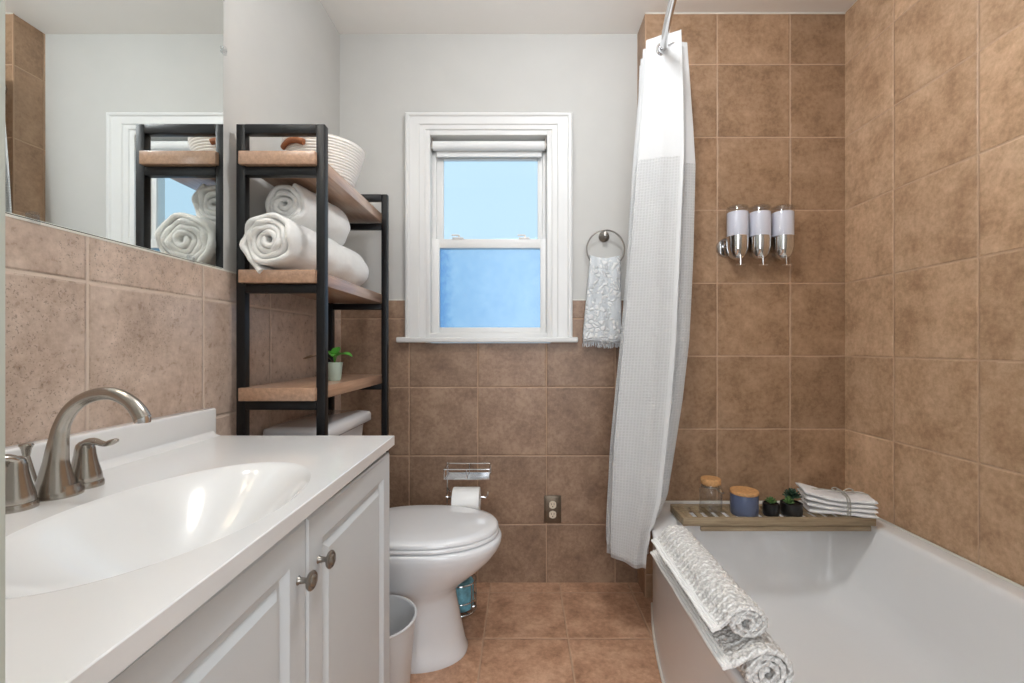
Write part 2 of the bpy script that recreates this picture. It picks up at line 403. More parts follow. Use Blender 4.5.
# ------------------------------------------------------------------ mirror
my0, my1, mz0, mz1 = .30, 1.2216, 1.262, 2.16
mi = thing('wall_mirror', 'large frameless mirror clipped to the left wall above the vanity', 'mirror', (LX+.002, .76, mz0))
b = nb(); box(b, LX-.007, LX-.0005, my0, my1, mz0, mz1, .001, 1); obj('mirror_glass', b, 'mirror', mi, smooth=False)
b = nb(); box(b, LX-.0079, LX-.0071, my0-.002, my1+.002, mz0-.002, mz1+.002); obj('backing', b, 'black', mi, smooth=False)
for (y, z) in ((.745, mz0), (1.10, mz0), (my1, 1.85)):
    b = nb(); box(b, LX-.006, LX+.004, y-.009, y+.009, z-.008, z+.008, .002); box(b, LX-.001, LX+.006, y-.006, y+.006, z-.004, z+.012, .002)
    obj('mirror_clip', b, 'clear', mi)

# lamps
t = thing('vanity_light', 'brushed bar lamp with glass shades above the mirror', 'lamp', (LX, .70, 2.28))
b = nb(); box(b, LX-.008, LX+.03, .40, 1.0, 2.25, 2.31, .006); obj('back_plate', b, 'nickel', t)
for y in (.48, .70, .92):
    b = nb(); lathe(b, [(.02, 0), (.045, -.03), (.055, -.1), (.053, -.1), (.04, -.03), (.015, -.005)], (LX+.09, y, 2.30), 24); sh = obj('shade', b, 'lampglass', t)
    b = nb(); tube(b, [(LX+.02, y, 2.28), (LX+.07, y, 2.29), (LX+.09, y, 2.30)], .008); obj('arm', b, 'nickel', t)
t = thing('ceiling_light', 'round flush glass ceiling lamp over the middle of the room', 'lamp', (.25, .95, CZ))
b = nb(); lathe(b, [(.17, CZ), (.17, CZ-.02), (.16, CZ-.03), (.001, CZ-.03)], (.25, .95, 0), 40); obj('base_ring', b, 'nickel', t)
b = nb(); lathe(b, [(.158, CZ-.03), (.15, CZ-.045), (.11, CZ-.055), (.001, CZ-.058)], (.25, .95, 0), 40); obj('diffuser', b, 'lampglass', t)

# ------------------------------------------------------------------ bathtub
TX0, TY0, TY1, TZ = .535, .37, EY-.001, .402
txc, tyc = (TX0+RX)/2, (TY0+TY1)/2; thx, thy = (RX-TX0)/2-.0005, (TY1-TY0)/2
def tub_ring(kind, ix0, ix1, iy0, iy1, z, n=5, bowk=1.0, NT=192):
    ring = []; cx, cy, hx, hy = (ix0+ix1)/2, (iy0+iy1)/2, (ix1-ix0)/2, (iy1-iy0)/2
    for i in range(NT):
        a = 2*PI*i/NT; c, s = math.cos(a), math.sin(a)
        if kind == 'rect': m = max(abs(c), abs(s)); u, v = c/m, s/m
        else: u = math.copysign(abs(c)**(2/n), c); v = math.copysign(abs(s)**(2/n), s)
        x, y = cx+hx*u, cy+hy*v
        wgt = max(0, -u)                                   # bow the open side only
        x -= .12*bowk*max(0, 1-((y-tyc)/thy)**2)*wgt
        ring.append((x, y, z))
    return ring
b = nb()
rings = [tub_ring('rect', TX0+.012, RX-.001, TY0+.002, TY1, .0), tub_ring('rect', TX0+.012, RX-.001, TY0+.002, TY1, TZ-.05),
 tub_ring('rect', TX0+.004, RX-.001, TY0, TY1, TZ-.035), tub_ring('rect', TX0, RX-.001, TY0, TY1, TZ-.02), tub_ring('rect', TX0, RX-.001, TY0, TY1, TZ-.008), tub_ring('rect', TX0+.003, RX-.002, TY0+.002, TY1-.001, TZ-.002), tub_ring('rect', TX0+.010, RX-.006, TY0+.006, TY1-.004, TZ),
 tub_ring('se', .612, 1.290, .48, 1.815, TZ+.000, 9), tub_ring('se', .617, 1.285, .485, 1.810, TZ-.001, 9), tub_ring('se', .623, 1.279, .491, 1.804, TZ-.006, 8.5),
 tub_ring('se', .628, 1.273, .497, 1.798, TZ-.018, 8), tub_ring('se', .637, 1.265, .515, 1.783, .28, 7), tub_ring('se', .652, 1.252, .54, 1.760, .17, 6),
 tub_ring('se', .668, 1.238, .565, 1.738, .125, 5.5), tub_ring('se', .695, 1.212, .60, 1.705, .098, 5), tub_ring('se', .73, 1.175, .65, 1.66, .087, 4.5), tub_ring('se', .80, 1.10, .8, 1.5, .083, 4), tub_ring('se', .93, .97, 1.1, 1.2, .081, 2, .3)]
loft(b, rings, False, True)
tub = obj('bathtub', b, 'acrylic', angle=60)
tag(tub, 'white bow-fronted bathtub built in along the brown tiled walls', 'bathtub')
b = nb(); r0 = tub_ring('rect', TX0+.010, RX-.001, TY0+.002, TY1, .004)
ls = [p for p in r0 if p[0] < TX0+.02 and TY0 < p[1] < TY1]; tube(b, sorted(ls, key=lambda p: p[1]), .005, 8); obj('caulk_bead', b, 'caulk', tub)
b = nb(); tube(b, [(RX-.006, .4, TZ+.001), (RX-.006, EY-.006, TZ+.001), (TX0+.02, EY-.006, TZ+.001)], .005, 8); obj('caulk_bead', b, 'caulk', tub)

# ------------------------------------------------------------------ vanity
cx0, cx1f, cx1n, cy0, cy1, cz = LX+.001, -.3190, -.303, FY+.002, 1.132, .829
def front_x(y): return cx1n+(cx1f-cx1n)*(y-.296)/(1.12-.296)
va = thing('vanity_cabinet', 'white two-door vanity cabinet with raised panel doors', 'cabinet', (-.57, .7, 0))
b = nb(); zt_ = cz-.0245
box(b, cx0, -.3465, 1.103, 1.119, .0, zt_, .0015); box(b, cx0, -.3465, cy0+.01, cy0+.026, .0, zt_, .0015)
box(b, cx0, cx0+.006, cy0+.026, 1.103, .09, zt_); box(b, cx0, -.3465, cy0+.026, 1.103, .09, .106)
box(b, -.364, -.3465, cy0+.026, 1.103, .106, zt_); box(b, -.42, -.404, cy0+.026, 1.103, 0, .09); obj('body', b, 'cabinet', va)
def door(y0, y1, z0, z1, knob_y):
    # raised panel door lying in local (u=y, v=z, depth=+x) ; follows the slight skew of the front
    t = bmesh.new()
    levels = [(0, 0.0), (0, .016), (.004, .019), (.050, .019), (.054, .016), (.060, .010), (.068, .010), (.079, .0170), (.081, .0170)]
    rings = []
    for ins, d in levels:
        rings.append([(d, y0+ins, z0+ins), (d, y1-ins, z0+ins), (d, y1-ins, z1-ins), (d, y0+ins, z1-ins)])
    loft(t, rings)
    for v in t.verts: v.co.x += -.3455
    d = obj('door', t, 'cabinet', va, angle=12)
    b = nb(); kx = -.3267; kz = .7105
    lathe(b, [(.0001, 0), (.007, 0), (.0048, .003), (.0040, .011), (.0065, .015), (.0125, .0165), (.0142, .019), (.0142, .0208), (.012, .023), (.009, .0223), (.008, .024), (.005, .0262), (.0001, .0266)], (kx, knob_y, kz), 28, 'X')
    obj('knob', b, 'dark_nickel', d)
door(.689, 1.117, .105, .790, .7255); door(cy0+.03, .685, .105, .790, .6600)
# vanity top with an integral oval basin
sc, sa, sb = (-.478, .635), .128, .212
def rect_pt(a):
    c, s = math.cos(a), math.sin(a)
    ts = []
    if c > 1e-9: ts.append((-.32-sc[0])/c)
    if c < -1e-9: ts.append((cx0-sc[0])/c)
    if s > 1e-9: ts.append((cy1-sc[1])/s)
    if s < -1e-9: ts.append((cy0-sc[1])/s)
    t = min(ts); return sc[0]+c*t, sc[1]+s*t
angs = sorted([2*PI*i/160 for i in range(160)]+[math.atan2(y-sc[1], x-sc[0]) % (2*PI) for x in (cx0, -.32) for y in (cy0, cy1)])
def fx(x, y):  # push the outer front border to the skewed front line
    k = max(0, (x-(-.35))/.03); return x+(front_x(y)+.32)*min(1, k)
rings = []
def rect_ring(ins, z):
    out = []
    for a in angs:
        x, y = rect_pt(a); x = fx(x, y)
        x = min(x, front_x(y)-ins) if x > -.4 else max(x, cx0+ins*0); y = min(max(y, cy0), cy1-ins)
        out.append((x, y, z))
    return out
def ell_ring(ka, z, dx=0):
    return [(sc[0]+dx+sa*ka*math.cos(a2), sc[1]+sb*ka*math.sin(a2), z) for a2 in [math.atan2(math.sin(a)/sb, math.cos(a)/sa) for a in angs]]
rings = [rect_ring(.012, cz-.024), rect_ring(.001, cz-.024), rect_ring(0, cz-.023), rect_ring(0, cz-.0013), rect_ring(.0013, cz), rect_ring(.012, cz)]
bowl = [Vector((k, -.120*max(0, 1-(k/1.12)**2)**1.35, 0)) for k in [1.12-1.04*(i/44) for i in range(45)]]
for k_ in (1.15, 1.135): rings.append(ell_ring(k_, cz))
for p in bowl: rings.append(ell_ring(p.x, cz+p.y))
b = nb(); loft(b, rings, False, True)
vt = obj('sink_countertop', b, 'marble', angle=24); tag(vt, 'white cultured marble vanity top with built-in oval basin', 'sink')
b = nb(); box(b, cx0, LX+.034, cy0, cy1+.012, cz-.001, .897, .005, 3)
# cove between backsplash and top
cv = [[(LX+.032, y, cz+.024), (LX+.034, y, cz+.012), (LX+.040, y, cz+.004), (LX+.052, y, cz+.0003), (LX+.032, y, cz)] for y in (cy0, cy1-.001)]
loft(b, cv); obj('backsplash', b, 'marble', vt, angle=50)
b = nb(); lathe(b, [(.0001, -.1215), (.02, -.1215), (.022, -.1165), (.016, -.1155), (.0001, -.1145)], (sc[0], sc[1], cz), 24); obj('drain', b, 'nickel', vt)

# ------------------------------------------------------------------ faucet
fxx = -.6955
fa = thing('basin_faucet', 'brushed nickel high-arc faucet with two lever handles behind the basin', 'faucet', (fxx, .673, cz))
b = nb()
P = [(-.690, .832), (-.693, .850), (-.6955, .880), (-.6945, .912), (-.690, .932), (-.678, .954), (-.659, .970), (-.635, .9785), (-.611, .978), (-.589, .967), (-.576, .953), (-.5700, .942)]
pts = smoothpts([(x-.0045+(.0095*min(1, i/3)), .673, z+.003*min(1, i/4)) for i, (x, z) in enumerate(P)], 5)
rad = [interp([0, 5, 10, 15, 20, 30, 45, 55], [.0255, .0215, .0145, .0115, .0100, .0092, .0098, .0112], i) for i in range(len(pts))]
tube(b, pts[2:], rad[2:], 28); obj('spout', b, 'nickel', fa, angle=60)
b = nb(); lathe(b, [(.0001, 0), (.0285, 0), (.0285, .007), (.0265, .010), (.0255, .017)], (fxx, .678, cz), 36); obj('spout_base', b, 'nickel', fa)
b = nb(); e = pts[-1]; lathe(b, [(.0001, -.006), (.010, -.006), (.0105, 0), (.009, .004)], (e.x, e.y, e.z), 20); obj('aerator', b, 'chrome', fa)
def handle(y, ang):
    c, s = math.cos(ang), math.sin(ang)
    b = nb(); lathe(b, [(.0001, 0), (.0235, 0), (.0235, .006), (.0225, .009), (.0212, .0095), (.0215, .012), (.0205, .02), (.016, .038), (.0135, .052), (.0128, .060), (.011, .067), (.007, .0715), (.0001, .073)], (fxx-.002, y, cz), 32)
    h = obj('handle', b, 'nickel', fa)
    pr = [(-.005, .060, .011), (.004, .069, .0105), (.014, .0725, .0085), (.026, .0705, .0065), (.038, .0685, .0062), (.048, .0715, .0075), (.056, .0745, .006), (.060, .0755, .002)]
    pp = smoothpts([(fxx-.002+c*d, y+s*d, cz+z) for d, z, r in pr], 4)
    rr = [interp([4*i for i in range(len(pr))], [p[2] for p in pr], i) for i in range(len(pp))]
    b = nb(); tube(b, pp, rr, 16, flat=.62); obj('lever', b, 'nickel', h, angle=60)
handle(.7215, math.radians(-8)); handle(.6215, math.radians(-100))
b = nb(); tube(b, [(-.722, .678, cz), (-.742, .678, cz+.062)], .0024, 10)
lathe(b, [(.0001, -.008), (.004, -.008), (.006, .004), (.0085, .009), (.0075, .0115), (.0001, .0125)], (-.7435, .678, cz+.066), 18); obj('lift_rod', b, 'nickel', fa)

# ------------------------------------------------------------------ toilet
ty = 1.573
to = thing('toilet', 'white two-piece toilet with closed lid beside the vanity', 'toilet', (-.4, ty, 0))
def egg(xb, xf, hw, z, n=56, k=.60):
    # round front, squarer back ; widest point at fraction k from back
    xm = xb+(xf-xb)*k; out = []
    for i in range(n):
        a = 2*PI*i/n; c, s = math.cos(a), math.sin(a)
        if c >= 0: x = xm+(xf-xm)*c; y = hw*math.copysign(abs(s)**.95, s)
        else: x = xm+(xm-xb)*math.copysign(abs(c)**.75, c); y = hw*math.copysign(abs(s)**.8, s)
        out.append((x, ty+y, z))
    return out
b = nb()
loft(b, [egg(-.62, -.190, .122, 0), egg(-.62, -.188, .124, .012), egg(-.62, -.197, .119, .03), egg(-.62, -.212, .113, .10), egg(-.62, -.226, .110, .17), egg(-.63, -.230, .110, .205), egg(-.64, -.218, .120, .232), egg(-.64, -.182, .140, .262), egg(-.64, -.135, .160, .30), egg(-.64, -.098, .174, .335), egg(-.64, -.079, .182, .362), egg(-.64, -.071, .185, .382), egg(-.64, -.071, .185, .395), egg(-.64, -.076, .181, .403), egg(-.63, -.10, .165, .405)])
obj('bowl', b, 'porcelain', to, angle=60)
b = nb(); loft(b, [egg(-.575, -.088, .176, .4055, k=.5), egg(-.58, -.080, .182, .409, k=.5), egg(-.58, -.080, .182, .418, k=.5), egg(-.575, -.084, .178, .4215, k=.5)]); obj('seat', b, 'porcelain', to, angle=60)
b = nb(); loft(b, [egg(-.575, -.088, .176, .4225, k=.5), egg(-.58, -.082, .181, .425, k=.5), egg(-.58, -.083, .181, .433, k=.5), egg(-.575, -.090, .175, .4395, k=.5), egg(-.56, -.115, .158, .4435, k=.5), egg(-.52, -.20, .10, .446, k=.5)]); obj('lid', b, 'porcelain', to, angle=60)
for yy in (-.08, .08): b = nb(); box(b, -.605, -.575, ty+yy-.02, ty+yy+.02, .405, .438, .006, 3); obj('hinge', b, 'porcelain', to)
def rr(x0, x1, y0, y1, z, r=.03, n=6):
    out = []
    for (cx, cy, a0) in ((x1-r, y1-r, 0), (x0+r, y1-r, 90), (x0+r, y0+r, 180), (x1-r, y0+r, 270)):
        for i in range(n+1):
            a = math.radians(a0+90*i/n); out.append((cx+r*math.cos(a), cy+r*math.sin(a), z))
    return out
b = nb(); loft(b, [rr(-.785, -.645, 1.42, 1.73, .40), rr(-.79, -.635, 1.41, 1.74, .42), rr(-.792, -.612, 1.385, 1.765, .74), rr(-.792, -.610, 1.383, 1.767, .765)]); obj('tank', b, 'porcelain', to, angle=60)
b = nb(); loft(b, [rr(-.795, -.597, 1.376, 1.789, .760, .022), rr(-.797, -.592, 1.371, 1.795, .766, .026), rr(-.797, -.592, 1.371, 1.795, .789, .026), rr(-.795, -.597, 1.375, 1.790, .798, .024), rr(-.78, -.62, 1.39, 1.77, .803, .03)]); obj('tank_lid', b, 'porcelain', to, angle=60)
b = nb(); tube(b, smoothpts([(-.61, 1.44, .70), (-.59, 1.44, .70), (-.585, 1.46, .698), (-.585, 1.50, .69)], 4), .006, 10); obj('flush_handle', b, 'chrome', to)

# bin
t = thing('waste_bin', 'round white waste bin between vanity and toilet', 'bin', (-.424, 1.305, 0))
b = nb(); lathe(b, [(.0001, .001), (.090, .001), (.093, .006), (.113, .268), (.110, .268), (.090, .01), (.0001, .009)], (-.424, 1.305, 0), 48); obj('bucket', b, 'bin', t)
b = nb(); tube(b, [(-.424+.1145*math.cos(a), 1.305+.1145*math.sin(a), .269) for a in [2*PI*i/48 for i in range(48)]], .004, 8, True); obj('rim', b, 'bin', t)

# ------------------------------------------------------------------ over-toilet shelf rack
rk = thing('storage_rack', 'black metal rack with three wooden shelves over the toilet', 'shelf', (-.667, 1.55, 0))
X0, X1 = -.790, -.545; YN, YF = 1.2486, 1.8500; tw = .024; topz = 1.667
for (nm, y) in (('near', YN), ('far', YF-tw)):
    for x in (X0, X1-tw):
        b = nb(); box(b, x, x+tw, y, y+tw, .008, topz-tw*.02, .002); p = obj('post', b, 'black', rk)
        b = nb(); lathe(b, [(.0001, 0), (.010, 0), (.010, .005), (.006, .009)], (x+tw/2, y+tw/2, 0), 16); obj('foot', b, 'black', p)
    b = nb(); box(b, X0+tw, X1-tw, y, y+tw, topz-tw*1.1, topz, .002); obj('top_rail', b, 'black', rk)
for zt in (1.587, 1.262, .938):
    for y in (YN, YF-tw):
        b = nb(); box(b, X0+tw, X1-tw, y, y+tw, zt-.038-.024, zt-.038, .002); obj('cross_rail', b, 'black', rk)
    b = nb(); box(b, X0+tw-.003 if False else -.7755, -.5665, YN-.014, YF+.002, zt-.036, zt, .0015)
    bo = obj('shelf_board', b, 'wood', rk)
b = nb(); box(b, X0+tw, X1-tw, YF-tw, YF, .16, .184, .002); obj('cross_rail', b, 'black', rk)
b = nb(); box(b, X0, X0+.012, YN+tw, YF-tw, .30, .324, .002); obj('side_rail', b, 'black', rk)

# ------------------------------------------------------------------ rolled cloth helper
def roll_mesh(L_, R, r0, turns, th, a_end, tail=0.0, squash=1.0, wob=.003, seg=44, ns=24, nub=None, seed=0, ccw=1, endvar=.004, tail_bend=0, bulge=0.0):
    """spiral cross-section in (x,z), axis along y, built as one swept thick strip; y 0..L_"""
    bm = nb(); total = int(turns*seg); rings = []; path = []
    for i in range(total+1):
        f = i/total; ang = a_end-ccw*(1-f)*turns*2*PI
        r = r0+(R-th/2-r0)*f; path.append((r*math.cos(ang), r*math.sin(ang), f))
    if tail:
        tx, tz = path[-1][0]-path[-2][0], path[-1][1]-path[-2][1]; l = math.hypot(tx, tz); tx /= l; tz /= l; step = l; nst = int(tail/step)+1
        x, z = path[-1][:2]
        for k in range(nst):
            a = tail_bend/nst; tx, tz = tx*math.cos(a)-tz*math.sin(a), tx*math.sin(a)+tz*math.cos(a)
            x += tx*step; z += tz*step; path.append((x, z, 1))
    s = 0
    for i, (x, z, f) in enumerate(path):
        a, c = path[max(i-1, 0)], path[min(i+1, len(path)-1)]
        tx, tz = c[0]-a[0], c[1]-a[1]; l = math.hypot(tx, tz) or 1; nx, nz = -tz/l, tx/l
        s += math.hypot(x-a[0], z-a[1])
        nx, nz = (nx, nz) if (nx*x+nz*z) > 0 or f >= 1 and i > total else (nx, nz)
        if ccw > 0: nx, nz = -nx, -nz       # outward
        ring = []
        ev0 = endvar*noise.noise(Vector((seed, s*22, 0))); ev1 = endvar*noise.noise(Vector((seed+9, s*22, 3)))
        if nub: ev0 += .5*nub*abs(math.sin(s*PI/.009)); ev1 -= .5*nub*abs(math.sin(s*PI/.009))
        y0, y1 = ev0, L_+ev1
        hs = th/2; sec = []
        for k in range(ns+1): sec.append((y0+hs+(y1-y0-2*hs)*k/ns, hs))
        for k in range(1, 4): a2 = PI/2-PI*k/4; sec.append((y1-hs+hs*math.cos(a2), hs*math.sin(a2)))
        for k in range(ns+1): sec.append((y1-hs-(y1-y0-2*hs)*k/ns, -hs))
        for k in range(1, 4): a2 = -PI/2-PI*k/4; sec.append((y0+hs+hs*math.cos(a2), hs*math.sin(a2)))
        for (yy, h) in sec:
            d = h+wob*noise.noise(Vector((x*25+seed, yy*14, z*25)))
            if nub and h > 0: d += nub*abs(math.sin(s*PI/.016+(.5*PI if int(yy/.013) % 2 else 0)))*abs(math.sin(yy*PI/.013))
            bul = 1+bulge*math.sin(PI*min(1, max(0, yy/L_)))
            ring.append(((x+nx*d)*bul, yy, (z+nz*d)*squash*bul))
        rings.append(ring)
    loft(bm, rings); return bm
def place(bm, m):
    bmesh.ops.transform(bm, matrix=m, verts=bm.verts); return bm
# rolled towels on middle shelf
s2 = 1.262
bm = place(roll_mesh(.53, .082, .008, 4.3, .0155, math.radians(235), .03, .98, .007, 40, 26, seed=3, endvar=.016, bulge=.04), Matrix.Translation((-.692, 1.224, s2+.0795)) @ Matrix.Rotation(math.radians(-3), 4, 'Z'))
tag(obj('rolled_towel', bm, 'towel', angle=80), 'thick white rolled towel lying in front on the middle shelf', 'towel', 'rolled towels on the rack')
bm = place(roll_mesh(.30, .070, .007, 3.8, .015, math.radians(60), .0, 1.0, .007, 40, 22, seed=8, endvar=.018, bulge=.05), Matrix.Translation((-.706, 1.335, s2+.212)) @ Matrix.Rotation(math.radians(-5), 4, 'Z'))
tag(obj('rolled_towel', bm, 'towel', angle=80), 'smaller white rolled towel stacked on top of and behind the front roll', 'towel', 'rolled towels on the rack')
# basket
t = thing('rope_basket', 'round white rope basket with tan leather handle on top shelf', 'basket', (-.658, 1.505, 1.587))
b = nb(); prof = [(.0001, .001), (.086, .001)]
nr = 14
for i in range(nr):
    z = .006+i*.0082; r = .092+.036*(i/nr)**.9
    prof += [(r-.0012, z-.003), (r+.0015, z), (r+.0015, z+.002), (r-.0012, z+.0045)]
zt = .006+nr*.0082; prof += [(.127, zt), (.123, zt+.001), (.118, zt-.01), (.085, .012), (.0001, .01)]
lathe(b, prof, (-.658, 1.505, 1.587), 56); obj('body', b, 'rope', t, angle=70)
b = nb(); a0 = math.radians(246)
hp = []
for k in range(13):
    a = a0+math.radians(-21+42*k/12); rr_ = .1275; hp.append((-.658+rr_*math.cos(a), 1.505+rr_*math.sin(a), 1.587+.088+.010*math.sin(PI*k/12)))
tube(b, hp, .0075, 10, flat=1.3); obj('handle', b, 'leather', t)
# plant
t = thing('potted_plant', 'small green leafy plant in pale sage pot on bottom shelf', 'plant', (-.622, 1.50, .938))
pc = Vector((-.622, 1.50, .938))
b = nb(); lathe(b, [(.0001, 0), (.017, 0), (.020, .003), (.0255, .058), (.0265, .060), (.0245, .061), (.022, .052), (.0001, .052)], pc, 32); obj('pot', b, 'sage', t)
b = nb(); lathe(b, [(.0001, .051), (.022, .051), (.0225, .053), (.0001, .055)], pc, 20); obj('soil', b, 'soil', t)
def leaf(b, base, direc, ln, wd, droop=.4, up=(0, 0, 1)):
    base = Vector(base); d = Vector(direc).normalized(); side = d.cross(Vector(up)).normalized(); u = side.cross(d)
    rows = []
    for i in range(9):
        f = i/8; w = wd*math.sin(PI*min(.97, f*.93+.05))**.8
        c = base+d*(ln*f)-Vector((0, 0, 1))*(droop*ln*f*f)
        rows.append([c-side*w+u*w*.25, c-side*w*.5+u*.04*w, c, c+side*w*.5+u*.04*w, c+side*w+u*w*.25, c+side*w*.5-u*.0012+u*.03*w, c-u*.0014, c-side*w*.5-u*.0012+u*.03*w])
    loft(b, rows)
for (d, ln, wd, dr, mt) in (((.92, -.1, .42), .058, .027, .45, 'green'), ((.35, -.1, .95), .042, .022, .25, 'green'), ((-.3, -.3, .5), .05, .014, .5, 'green'), ((.2, -.8, .45), .045, .015, .5, 'green'), ((-.5, .5, .6), .045, .014, .5, 'green')):
    b = nb(); st = pc+Vector((0, 0, .055)); mid = st+Vector((d[0]*.008, d[1]*.008, .028)); tube(b, [st, mid], .0012, 6); leaf(b, mid, d, ln, wd, dr); obj('leaf', b, mt, t, angle=70)
b = nb(); tube(b, smoothpts([pc+Vector((0, 0, .055)), pc+Vector((-.02, -.01, .078)), pc+Vector((-.055, -.03, .083)), pc+Vector((-.085, -.04, .074))], 4), [.0015]*4+[.002]*5+[.0035, .0038, .0025, .001], 8); obj('dry_leaf', b, 'stem', t)

# ------------------------------------------------------------------ towel ring and hand towel
yr = BY+.006
t = thing('towel_ring', 'round brushed nickel towel ring on the wall right of the window', 'towel ring', (.365, yr, 1.535))
b = nb(); lathe(b, [(.0001, 0), (.024, 0), (.024, -.006), (.017, -.010), (.010, -.020), (.010, -.042), (.013, -.048), (.010, -.054), (.0001, -.056)], (.365, yr, 1.540), 32, 'Y'); obj('mount', b, 'dark_nickel', t)
b = nb(); tube(b, [(.365+.082*math.cos(a), yr-.044-.004*math.sin(a), 1.476+.082*math.sin(a)) for a in [2*PI*i/64 for i in range(64)]], .0035, 10, True); obj('ring', b, 'dark_nickel', t)
def floral():
    m, nt, b = new_mat('floral_terry')
    tc = N(nt, 'ShaderNodeTexCoord'); n0 = N(nt, 'ShaderNodeTexNoise'); n0.inputs['Scale'].default_value = 18; L(nt, tc.outputs['Object'], n0.inputs['Vector'])
    vm = N(nt, 'ShaderNodeVectorMath', operation='MULTIPLY_ADD'); L(nt, n0.outputs['Color'], vm.inputs[0]); vm.inputs[1].default_value = (.05, .05, .05); L(nt, tc.outputs['Object'], vm.inputs[2])
    v = N(nt, 'ShaderNodeTexVoronoi', feature='DISTANCE_TO_EDGE'); v.inputs['Scale'].default_value = 48; L(nt, vm.outputs[0], v.inputs['Vector'])
    v2 = noise_tex(nt, vm.outputs[0], 26, 3, .6)
    f = mth(nt, 'MULTIPLY', mth(nt, 'MINIMUM', mth(nt, 'MULTIPLY', v.outputs['Distance'], 4), 1), mth(nt, 'GREATER_THAN', v2, .47))
    L(nt, mixc(nt, f, lin(212, 216, 218), lin(236, 236, 234)), b.inputs['Base Color']); b.inputs['Roughness'].default_value = .95
    bump(nt, b, mth(nt, 'ADD', f, mth(nt, 'MULTIPLY', noise_tex(nt, tc.outputs['Object'], 400, 2), .4)), 1.0, .004)
    return m
M['floral'] = floral()
b = nb(); rows = []
def twl(z):   # left/right edges
    f = (1.444-z)/(1.444-1.055); return .298-.034*f, .428+.004*f
ztop = 1.430
def towel_pt(u, s, side):
    # s: 0 at fold, 1 at hem ; side +1 front (towards room) / -1 behind ring
    z = ztop+.006-(ztop+.006-(1.068 if side > 0 else 1.09))*s
    l, r = twl(z); x = l+(r-l)*u
    y = yr-.044-side*(.011*min(1, s*14)**.5)+.004*math.sin(u*9+2*z*6)*min(1, s*3)-side*.003*math.sin(u*17)
    y -= .004*side*noise.noise(Vector((x*40, side, z*40)))
    z += .004*math.sin(u*7) if s > .9 else 0
    z -= .012*(abs(u-.5)*2)**2*(-1 if s < .05 else 0)
    return Vector((x, y, z))
NU = 26
for k in range(41):
    s = 1-k/20; side = 1 if s >= 0 else -1
    rows.append([towel_pt(i/NU, abs(s), side) for i in range(NU+1)])
loft(b, rows, False, False, closed=False)
ht = obj('hand_towel', b, 'floral', angle=80); md = ht.modifiers.new('th', 'SOLIDIFY'); md.thickness = .005; md.offset = 0
tag(ht, 'pale grey hand towel with raised flowers and fringe hanging on the ring', 'towel')
b = nb()
for k in range(64):
    u = (k+.5)/64
    for sd in (1, -1):
        p = towel_pt(u, 1, sd)
        q = p+Vector((random.uniform(-.004, .004), random.uniform(-.003, .003), -random.uniform(.016, .024)))
        tube(b, [p+Vector((0, 0, .004)), (p+q)/2+Vector((random.uniform(-.002, .002), 0, 0)), q], .0010, 5)
fr = obj('fringe', b, 'floral', ht); fr['kind'] = 'stuff'

# ------------------------------------------------------------------ outlet
t = thing('wall_outlet', 'pewter wall plate with ivory power outlet low on the back wall', 'outlet', (.136, BY, .327))
b = nb(); box(b, .098, .174, BY-.006, BY, .267, .388, .002); box(b, .104, .168, BY-.008, BY-.004, .273, .382, .002); obj('plate', b, 'plate', t)
for z in (.349, .306):
    b = nb(); rg = []
    for y in (BY-.011, BY-.0065): rg.append([(.136+.0155*max(-.86, min(.86, math.cos(a)))/.86*.98, y, z+.0165*math.sin(a)) for a in [2*PI*i/32 for i in range(32)]])
    loft(b, rg); r_ = obj('receptacle', b, 'ivory', t)
    b = nb(); box(b, .129, .131, BY-.0115, BY-.0105, z, z+.008); box(b, .141, .143, BY-.0115, BY-.0105, z, z+.008); lathe(b, [(.0001, BY-.0115), (.0022, BY-.0115), (.0022, BY-.0105)], (.136, 0, z-.007), 12, 'Y'); obj('slot', b, 'slot', r_)
b = nb(); lathe(b, [(.0001, BY-.0095), (.003, BY-.0095), (.0035, BY-.008)], (.136, 0, .3275), 12, 'Y'); obj('screw', b, 'plate', t)

# ------------------------------------------------------------------ toilet paper stand
sy = 1.80; sx = -.245
t = thing('paper_stand', 'chrome wire toilet paper stand behind the toilet', 'paper holder', (sx, sy, 0))
wr = .0028
b = nb()
tube(b, smoothpts([(-.302, sy+.03, .012), (-.302, sy+.03, .3), (-.302, sy+.03, .56), (-.30, sy+.028, .572)], 6), wr, 8); obj('pole', b, 'chrome', t)
b = nb()
for y in (sy+.045, sy-.045): tube(b, [(-.302, y, .574), (-.128, y, .574)], wr, 8)
for x in (-.302, -.128): tube(b, [(x, sy-.045, .574), (x, sy+.045, .574)], wr, 8)
for k in range(7):
    y = sy-.045+.015*k; tube(b, [(-.302, y, .536), (-.128, y, .536)], wr*.8, 6)
for x in (-.302, -.215, -.128):
    tube(b, [(x, sy-.045, .574), (x, sy-.045, .536), (x, sy+.045, .536), (x, sy+.045, .574)], wr*.8, 6)
obj('top_tray', b, 'chrome', t)
b = nb(); tube(b, smoothpts([(-.302, sy+.03, .459), (-.302, sy, .454), (-.29, sy, .452), (-.16, sy, .452), (-.148, sy, .448), (-.138, sy, .456), (-.135, sy, .474)], 5), wr, 8); tube(b, [(-.302, sy+.03, .479), (-.285, sy, .474)], wr, 8); obj('roll_arm', b, 'chrome', t)
b = nb()
for z in (.012, .055, .125):
    tube(b, [(sx+.062*math.cos(a), sy+.062*math.sin(a), z) for a in [2*PI*i/40 for i in range(40)]], wr, 8, True)
